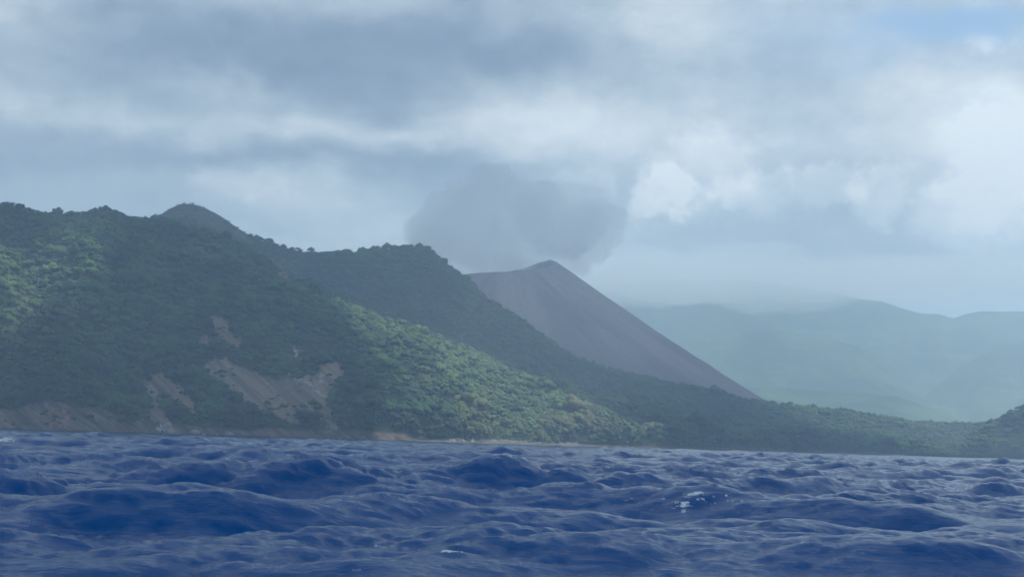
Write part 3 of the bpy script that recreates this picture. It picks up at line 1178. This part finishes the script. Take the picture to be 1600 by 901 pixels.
# ------------------------------------------------------------------ the sea
class Ocean:
    """one square tile of wind sea from a directional spectrum"""

    def __init__(s, L, n, lo, hi, seed, wind, wdir, slope, spread=2.0, chop=1.0):
        k1 = np.fft.fftfreq(n, 1.0 / n) * 2 * np.pi / L
        KX, KY = np.meshgrid(k1, k1, indexing='ij')
        k = np.hypot(KX, KY)
        k[0, 0] = 1
        lam = 2 * np.pi / k
        Lw = wind * wind / 9.81
        c = (KX * math.cos(wdir) + KY * math.sin(wdir)) / k
        P = np.exp(-1 / (k * Lw) ** 2) / k ** 4 * np.abs(c) ** spread * np.where(c < 0, .04, 1)
        P *= (lam > lo) & (lam <= hi)
        P[0, 0] = 0
        r = np.random.RandomState(seed)
        h = (r.normal(size=(n, n)) + 1j * r.normal(size=(n, n))) * np.sqrt(P / 2) 
        sx = np.real(np.fft.ifft2(1j * KX * h)) * n * n
        sy = np.real(np.fft.ifft2(1j * KY * h)) * n * n
        h = h * slope / math.sqrt((sx ** 2 + sy ** 2).mean())
        s.L, s.n = L, n
        s.f = [np.real(np.fft.ifft2(x)) * n * n for x in (h, -1j * KX / k * h * chop, -1j * KY / k * h * chop)]
        jxx = np.real(np.fft.ifft2(KX * KX / k * h * chop)) * n * n
        jyy = np.real(np.fft.ifft2(KY * KY / k * h * chop)) * n * n
        s.f.append(-(jxx + jyy))

    def __call__(s, x, y, which):
        g = s.f[which]
        n = s.n
        u, v = x / s.L * n, y / s.L * n
        x0, y0 = np.floor(u).astype(np.int64), np.floor(v).astype(np.int64)
        fx, fy = u - x0, v - y0
        a = g[x0 % n, y0 % n] * (1 - fx) + g[(x0 + 1) % n, y0 % n] * fx
        b = g[x0 % n, (y0 + 1) % n] * (1 - fx) + g[(x0 + 1) % n, (y0 + 1) % n] * fx
        return a * (1 - fy) + b * fy


WD = R(-72)
SWELL = [  # placed crests: column, row, half-length m, half-width m, height m
    (1060, 772, 4.2, 2.0, .62), (340, 790, 4.8, 2.2, .55), (640, 790, 3.2, 1.3, .34), (345, 712, 6.0, 2.6, .65), (1205, 802, 2.2, 1.2, .30),
    (1410, 850, 1.8, 1.0, .30), (700, 860, 1.6, .9, .18), (1370, 785, 3.0, 1.5, .34), (860, 758, 5.0, 2.0, .34), (600, 693, 9.0, 4.0, .55),
    (500, 755, 4.0, 1.8, .36), (1590, 795, 3.5, 1.6, .36),
    (1190, 709, 10, 5, .5), (1460, 750, 4, 2, .32), (560, 845, 1.8, .9, .2), (960, 800, 3.0, 1.1, .22)]


def sea_height():
    o1 = Ocean(283.0, 512, 5.5, 36, 5, 6.5, WD, .115, 5.5, 1.25)
    o2 = Ocean(61.0, 512, 0.9, 5.5, 9, 9.0, WD + .30, .19, 2.8, 1.05)
    o3 = Ocean(11.7, 512, .12, 0.9, 13, 9.0, WD - .25, .26, 1.8, .8)
    return o1, o2, o3


def build_sea():
    rs_ = [8.0]
    while rs_[-1] < 2600:
        r = rs_[-1]
        rs_.append(r * (1 + (0.004 if r < 260 else .004 + .006 * min(1, (r - 260) / 800))))
    front = np.array(rs_)
    az_f = np.linspace(R(-26), R(26), 740)
    o1, o2, o3 = sea_height()
    Rr, Aa = np.meshgrid(front, az_f, indexing='ij')
    X, Y = np.sin(Aa) * Rr, np.cos(Aa) * Rr
    f2 = np.clip((900 - Rr) / 500, 0, 1)
    f3 = np.clip((170 - Rr) / 90, 0, 1)
    edge = np.clip((Rr - 8) / 3, 0, 1)
    # short waves ride steep on the crests and lie down in the troughs and lulls
    h1 = o1(X, Y, 0)
    h1n = h1 / float(o1.f[0].std())
    gust = N2.fbm(X / 22, Y / 22, 3) * .9
    gain = np.clip(.95 + .12 * h1n + gust * .5, .45, 1.35)
    gain3 = np.clip(.95 + .22 * h1n + gust, .25, 1.7)
    f2 = f2 * gain
    f3 = f3 * gain3
    h = [o1(X, Y, i) + f2 * o2(X, Y, i) + f3 * o3(X, Y, i) for i in range(4)]
    std = [float(o.f[0].std()) for o in (o1, o2, o3)]
    print('sea std', std)
    # crests narrower than troughs
    hz = h[0]
    Z = hz + .14 * (hz ** 2 - float((hz ** 2).mean())) / float(hz.std())
    for px, py, L, Wd, amp in SWELL:
        a, e = azel(px, py)
        d = (CAM_H - .35) / math.tan(-e) if e < -.002 else 300
        cx, cy_ = math.sin(a) * d, math.cos(a) * d
        t = R(rng.uniform(-14, 14))
        u = (X - cx) * math.cos(t) + (Y - cy_) * math.sin(t)
        w = (Y - cy_) * math.cos(t) - (X - cx) * math.sin(t) + 1.2 * N1.fbm(u / 4 + px, u * 0, 3)
        w = np.where(w < 0, w * .85, w * 1.2)
        Z = Z + 1.25 * amp * (np.exp(-(u / L) ** 2 - (w / Wd) ** 2) - .30 * np.exp(-(u / L / 1.3) ** 2 - ((w + Wd * 1.9) / Wd / 1.4) ** 2))
    foam = np.clip((-(h[3]) - .95) * 1.0, 0, 1)
    DX, DY = h[1] * edge, h[2] * edge
    Z = Z * edge
    # spilling crests
    px, py = project(np.stack([X + DX, Y + DY, Z], -1))
    spots = [(1052, 786, 70, 18, .8), (1140, 780, 26, 8, .8), (900, 765, 26, 5, .6), (1410, 845, 20, 6, .6), (352, 706, 14, 4, .8), (1205, 798, 16, 5, .6), (1000, 800, 26, 8, .5), (1085, 772, 26, 8, .9), (705, 858, 28, 7, .95), (640, 880, 26, 6, .9), (588, 858, 10, 12, .7), (560, 892, 20, 6, .7),
             (4, 686, 26, 5, 1.6), (487, 685, 9, 1.8, 2.0), (1356, 714, 9, 1.8, 2.0), (265, 738, 10, 2, 1.0), (1432, 719, 5, 1.3, 1.6), (1475, 738, 24, 5, .5)]
    place = np.zeros(X.shape)
    for qx, qy, rx, ry, s in spots:
        place = np.maximum(place, s * np.exp(-((px - qx) / rx) ** 2 - ((py - qy) / ry) ** 2))
    V1 = np.stack([X + DX, Y + DY, Z], -1)
    q1 = grid_quads(len(front), len(az_f))
    n1 = V1.shape[0] * V1.shape[1]
    # the rest of the round sea, out to the horizon
    rest_a = np.linspace(R(25.9), R(334.1), 300)
    rest_r = np.concatenate([np.geomspace(8, 300, 230), np.geomspace(300, rs_[-1], 40)[1:]])
    R2, A2_ = np.meshgrid(rest_r, rest_a, indexing='ij')
    V2 = np.stack([np.sin(A2_) * R2, np.cos(A2_) * R2, R2 * 0], -1)
    e2 = np.clip((R2 - 8) / 3, 0, 1) * np.clip((700 - R2) / 500, 0, 1)
    g2 = e2 * np.clip((70 - R2) / 40, 0, 1)
    x2, y2 = V2[..., 0].copy(), V2[..., 1].copy()
    for k_, (i_, sg) in enumerate(((1, 1), (2, 1), (0, 1))):
        V2[..., k_] += e2 * o1(x2, y2, i_) + g2 * o2(x2, y2, i_)
    q2 = grid_quads(len(rest_r), len(rest_a)) + n1
    n2 = n1 + V2.shape[0] * V2.shape[1]
    far_a = np.linspace(0, 2 * np.pi, 121)[:-1]
    far_r = np.array([0.0, 4.0, 8.0])
    R3, A3 = np.meshgrid(far_r, far_a, indexing='ij')
    V3 = np.stack([np.sin(A3) * R3, np.cos(A3) * R3, R3 * 0], -1)
    q3 = []
    for i in range(2):
        for j in range(120):
            q3.append((n2 + i * 120 + j, n2 + i * 120 + (j + 1) % 120, n2 + (i + 1) * 120 + (j + 1) % 120, n2 + (i + 1) * 120 + j))
    n3 = n2 + V3.shape[0] * V3.shape[1]
    far_r = np.array([rs_[-1], 3300, 5000, 8000, 12500.0])
    R4, A4 = np.meshgrid(far_r, far_a, indexing='ij')
    V4 = np.stack([np.sin(A4) * R4, np.cos(A4) * R4, R4 * 0], -1)
    q4 = []
    for i in range(4):
        for j in range(120):
            q4.append((n3 + i * 120 + j, n3 + i * 120 + (j + 1) % 120, n3 + (i + 1) * 120 + (j + 1) % 120, n3 + (i + 1) * 120 + j))
    Q = np.concatenate([q1, q2, np.array(q3), np.array(q4)])[:, ::-1]
    me = mesh_np('sea', np.concatenate([V1.reshape(-1, 3), V2.reshape(-1, 3), V3.reshape(-1, 3), V4.reshape(-1, 3)]), Q)
    fo = np.concatenate([np.maximum(foam * .55, place).ravel(), np.zeros(len(me.vertices) - n1)])
    set_attr(me, 'foam', fo)
    m, t, p, out = material('sea_water')
    g = t.new('ShaderNodeNewGeometry')
    pos = g.outputs['Position']
    foamv = t.attr('foam')
    fn = t.noise(pos, 4.0, 6, 0.72)
    fn2 = t.noise(pos, 1.1, 4, 0.6)
    fm = t.smooth(foamv * 0.26 + (fn - .5) * 1.5 + (fn2 - .5) * 1.1, .27, .46) * .85 * t.smooth(foamv, .12, .4)
    mp = t.new('ShaderNodeMapping')
    mp.inputs['Scale'].default_value = (.75, 1.35, 1.0)
    mp.inputs['Rotation'].default_value = (0, 0, R(12))
    t.l.new(pos, mp.inputs['Vector'])
    bn = t.noise(mp.outputs[0], 3.0, 6, 0.62)
    deep = t.mix(t.noise(pos, .05, 3, .5), (.0002, .042, .160), (.0003, .058, .205))
    t.put(p.inputs['Base Color'], t.mix(fm, deep, (.62, .68, .72)))
    t.put(p.inputs['Roughness'], t.mix(fm, (.09, .09, .09), (.7, .7, .7)))
    p.inputs['IOR'].default_value = 1.333
    p.inputs['Specular IOR Level'].default_value = 0.2
    p.inputs['Specular Tint'].default_value = (.12, .62, 1.0, 1)
    b = t.new('ShaderNodeBump')
    b.inputs['Strength'].default_value = 1.0
    b.inputs['Distance'].default_value = 0.045
    t.put(b.inputs['Height'], bn)
    t.l.new(b.outputs[0], p.inputs['Normal'])
    o = link('sea', me, m)
    o['kind'] = 'structure'
    return o


build_sea()

# ------------------------------------------------------------------ smoke over the crater
def smoke():
    D = 2950.0
    q = random.Random(4)
    bm = bmesh.new()
    balls = [(668, 360, 34, 0), (690, 335, 30, 20), (652, 352, 17, 0), (680, 318, 17, 0), (710, 320, 30, 10), (735, 305, 36, 30), (765, 290, 32, 20), (790, 280, 24, 0),
             (812, 292, 24, 10), (838, 300, 22, 0), (862, 300, 20, 10), (884, 298, 22, 0), (905, 303, 16, 20), (928, 312, 22, 0), (946, 328, 14, 0), (700, 370, 46, 0), (745, 350, 56, 20),
             (800, 335, 52, 40), (850, 340, 50, 0), (900, 345, 44, 20), (945, 356, 30, 30), (740, 395, 36, 0), (790, 388, 40, 20),
             (840, 380, 36, 30), (890, 378, 32, 0), (940, 385, 24, 20), (900, 408, 32, 90), (860, 405, 30, 90), (760, 408, 38, 70), (785, 398, 36, 40), (745, 398, 36, 30), (800, 404, 32, 80), (720, 402, 34, 60), (835, 412, 28, 90), (715, 400, 22, 10), (800, 412, 22, 0), (770, 418, 20, 0), (650, 372, 16, 0)]
    for px, py, r, dd in balls:
        for k in range(2):
            jx, jy = q.uniform(-.2, .2) * r, q.uniform(-.2, .2) * r
            d = D + q.uniform(-60, 60) + dd
            c = at(px + jx, py + jy, d)
            rr = r * d / FPX * q.uniform(.85, 1.02)
            mt = Matrix.Translation(c) @ Matrix.Diagonal((rr, rr * 1.3, rr, 1))
            bmesh.ops.create_icosphere(bm, subdivisions=3, radius=1.0, matrix=mt)
    o = billow(bm, 'smoke', 5.0, 1.0)
    tag(o, 'pale blue-grey smoke billowing over the volcano crater', 'smoke', None, 'stuff')
    vapour(o, (.998, .998, 1.0, 1), .0075)


def billow(bm, name, voxel, k):
    """balls fused into one puffy body"""
    me = bpy.data.meshes.new(name)
    bm.to_mesh(me)
    bm.free()
    o = link(name, me)
    md = o.modifiers.new('r', 'REMESH')
    md.mode = 'VOXEL'
    md.voxel_size = voxel
    dg = bpy.context.evaluated_depsgraph_get()
    me2 = bpy.data.meshes.new_from_object(o.evaluated_get(dg))
    o.modifiers.clear()
    o.data = me2
    n = len(me2.vertices)
    co = np.empty(n * 3, np.float32)
    me2.vertices.foreach_get('co', co)
    co = co.reshape(-1, 3).astype(np.float64)
    no = np.empty(n * 3, np.float32)
    me2.vertex_normals.foreach_get('vector', no)
    no = no.reshape(-1, 3)
    dsp = -16 * k * (N1.ridged((co[:, 0] + co[:, 1] * .3) / (60 * k), (co[:, 2] - co[:, 1] * .3) / (60 * k), 4, .5) - .3)
    dsp += 9 * k * N2.fbm((co[:, 0] - co[:, 1] * .4) / (16 * k), (co[:, 2] + co[:, 1] * .4) / (16 * k), 3)
    co = co + no * dsp[:, None]
    me2.vertices.foreach_set('co', co.astype(np.float32).ravel())
    me2.update()
    return o


def vapour(o, col, dens):
    m, t, p, out = material(o.name)
    t.n.remove(p)
    pv = t.new('ShaderNodeVolumePrincipled')
    pv.inputs['Color'].default_value = col
    pv.inputs['Density'].default_value = dens
    pv.inputs['Anisotropy'].default_value = 0.2
    t.l.new(pv.outputs[0], out.inputs['Volume'])
    o.data.materials.clear()
    o.data.materials.append(m)


smoke()


def cloud_bank():
    """cloud that hangs on the tops of the far mountains"""
    q = random.Random(9)
    bm = bmesh.new()
    for i in range(70):
        px = -300 + 1980 * (i + q.random()) / 70
        d = q.uniform(5400, 6500)
        c = at(px, 690, d)
        c.z = (q.uniform(690, 740) if px < 1330 else q.uniform(725, 760)) * (d / 6000) ** .8
        mt = Matrix.Translation(c) @ Matrix.Diagonal((q.uniform(210, 320), 330, q.uniform(45, 110) * (1 if px < 1250 else .6), 1))
        bmesh.ops.create_icosphere(bm, subdivisions=3, radius=1.0, matrix=mt)
    for i in range(14):
        c = at(930 + 480 * q.random(), 690, q.uniform(4900, 5800))
        c.z = q.uniform(590, 680)
        mt = Matrix.Translation(c) @ Matrix.Diagonal((q.uniform(180, 300), 260, q.uniform(45, 80), 1))
        bmesh.ops.create_icosphere(bm, subdivisions=3, radius=1.0, matrix=mt)
    o = billow(bm, 'cloud_bank', 20.0, 1.4)
    tag(o, 'pale cloud hiding the tops of the far mountains', 'cloud_bank', None, 'stuff')
    vapour(o, (.97, .985, 1.0, 1), .0019)


cloud_bank()


# ------------------------------------------------------------------ unseen cloud overhead, shaped to shade the island around sun patches
def cloud():
    Hc = 1350.0
    lit = []
    for px, py, d, r in [(600, 490, 1480, 70), (660, 520, 1440, 75), (730, 548, 1430, 75), (790, 590, 1380, 85), (760, 630, 1290, 85), (840, 640, 1300, 95), (830, 680, 1210, 80), (720, 670, 1180, 55),
                         (920, 660, 1440, 80), (30, 430, 1430, 42), (75, 480, 1370, 36), (30, 520, 1300, 34), (1000, 690, 1510, 45),
                         (1480, 702, 2140, 140), (1575, 705, 2180, 90), (1360, 642, 2350, 170), (1500, 656, 2500, 150), (1240, 633, 2230, 85),
                         (440, 415, 1580, 22)]:
        p = at(px, py, d)
        t = (Hc - p.z) / SUN_DIR[2]
        lit.append((p.x + SUN_DIR[0] * t, p.y + SUN_DIR[1] * t, r))
    xs = np.arange(-1500, 2300, 18.0)
    ys = np.arange(-250, 3450, 18.0)
    X, Y = np.meshgrid(xs, ys, indexing='ij')
    T = 0.55 + 1.1 * N2.fbm(X / 420, Y / 420, 5)
    T = np.where(Y > -150, np.maximum(T, .30 + .4 * np.clip((Y - 2300) / 500, 0, 1)), T) + .6 * N3.fbm(X / 75, Y / 75, 4)
    for cx, cy_, r in lit:
        T = T - 2.2 * np.exp(-(((X - cx) ** 2 + (Y - cy_) ** 2) / r ** 2)) * (1 + .6 * N1.fbm(X / 60, Y / 60, 3))
    ed = np.minimum.reduce([(X + 1500) / 250, (2280 - X) / 250, (Y + 250) / 250, (3430 - Y) / 120])
    T = np.minimum(T, ed + .5 * N3.fbm(X / 120, Y / 120, 3))
    # east of the volcano's foot the sun gets through to the haze
    T = T - np.clip((X - 1200 - .10 * Y) / 250, 0, 3)
    T = T - np.clip((Y - 3060) / 80, 0, 3) * np.clip((X - 950) / 200, 0, 1)
    T = np.clip(T, 0, 1.2)
    q = grid_quads(len(xs), len(ys))
    keep = (T.ravel()[q] > 0).any(1)
    q = q[keep]
    billow = 1 + .6 * N1.fbm(X / 90, Y / 90, 4)
    top = np.stack([X, Y, Hc + 130 * np.sqrt(T) * billow], -1).reshape(-1, 3)
    bot = np.stack([X, Y, Hc - 25 * np.sqrt(T) * billow], -1).reshape(-1, 3)
    flat = T.ravel() <= 0
    n = len(top)
    qb = q[:, ::-1] + n
    # rim points are shared by the two skins
    idx = np.arange(2 * n)
    idx[n:][flat] = np.arange(n)[flat]
    Q = np.concatenate([q, idx[qb]])
    used = np.unique(Q)
    re = np.full(2 * n, -1)
    re[used] = np.arange(len(used))
    me = mesh_np('cloud', np.concatenate([top, bot])[used], re[Q])
    m, t, p, out = material('cloud')
    t.n.remove(p)
    d = t.new('ShaderNodeBsdfDiffuse')
    d.inputs[0].default_value = (.86, .88, .9, 1)
    tr = t.new('ShaderNodeBsdfTranslucent')
    tr.inputs[0].default_value = (.86, .88, .9, 1)
    mx = t.new('ShaderNodeMixShader')
    mx.inputs[0].default_value = .5
    t.l.new(d.outputs[0], mx.inputs[1])
    t.l.new(tr.outputs[0], mx.inputs[2])
    t.l.new(mx.outputs[0], out.inputs[0])
    o = link('cloud', me, m)
    tag(o, None, None, None, 'structure')


cloud()

# ------------------------------------------------------------------ the air: even haze round everything below the clouds
bm = bmesh.new()
bmesh.ops.create_cube(bm, size=1.0, matrix=Matrix.Translation((0, 0, 460)) @ Matrix.Diagonal((27000, 27000, 940, 1)))
me = bpy.data.meshes.new('haze')
bm.to_mesh(me)
bm.free()
m, t, p, out = material('haze')
t.n.remove(p)
pv = t.new('ShaderNodeVolumePrincipled')
pv.inputs['Color'].default_value = (.70, .86, 1.0, 1)
pv.inputs['Density'].default_value = 0.0003
pv.inputs['Anisotropy'].default_value = 0.1
t.l.new(pv.outputs[0], out.inputs['Volume'])
link('haze', me, m)['kind'] = 'stuff'
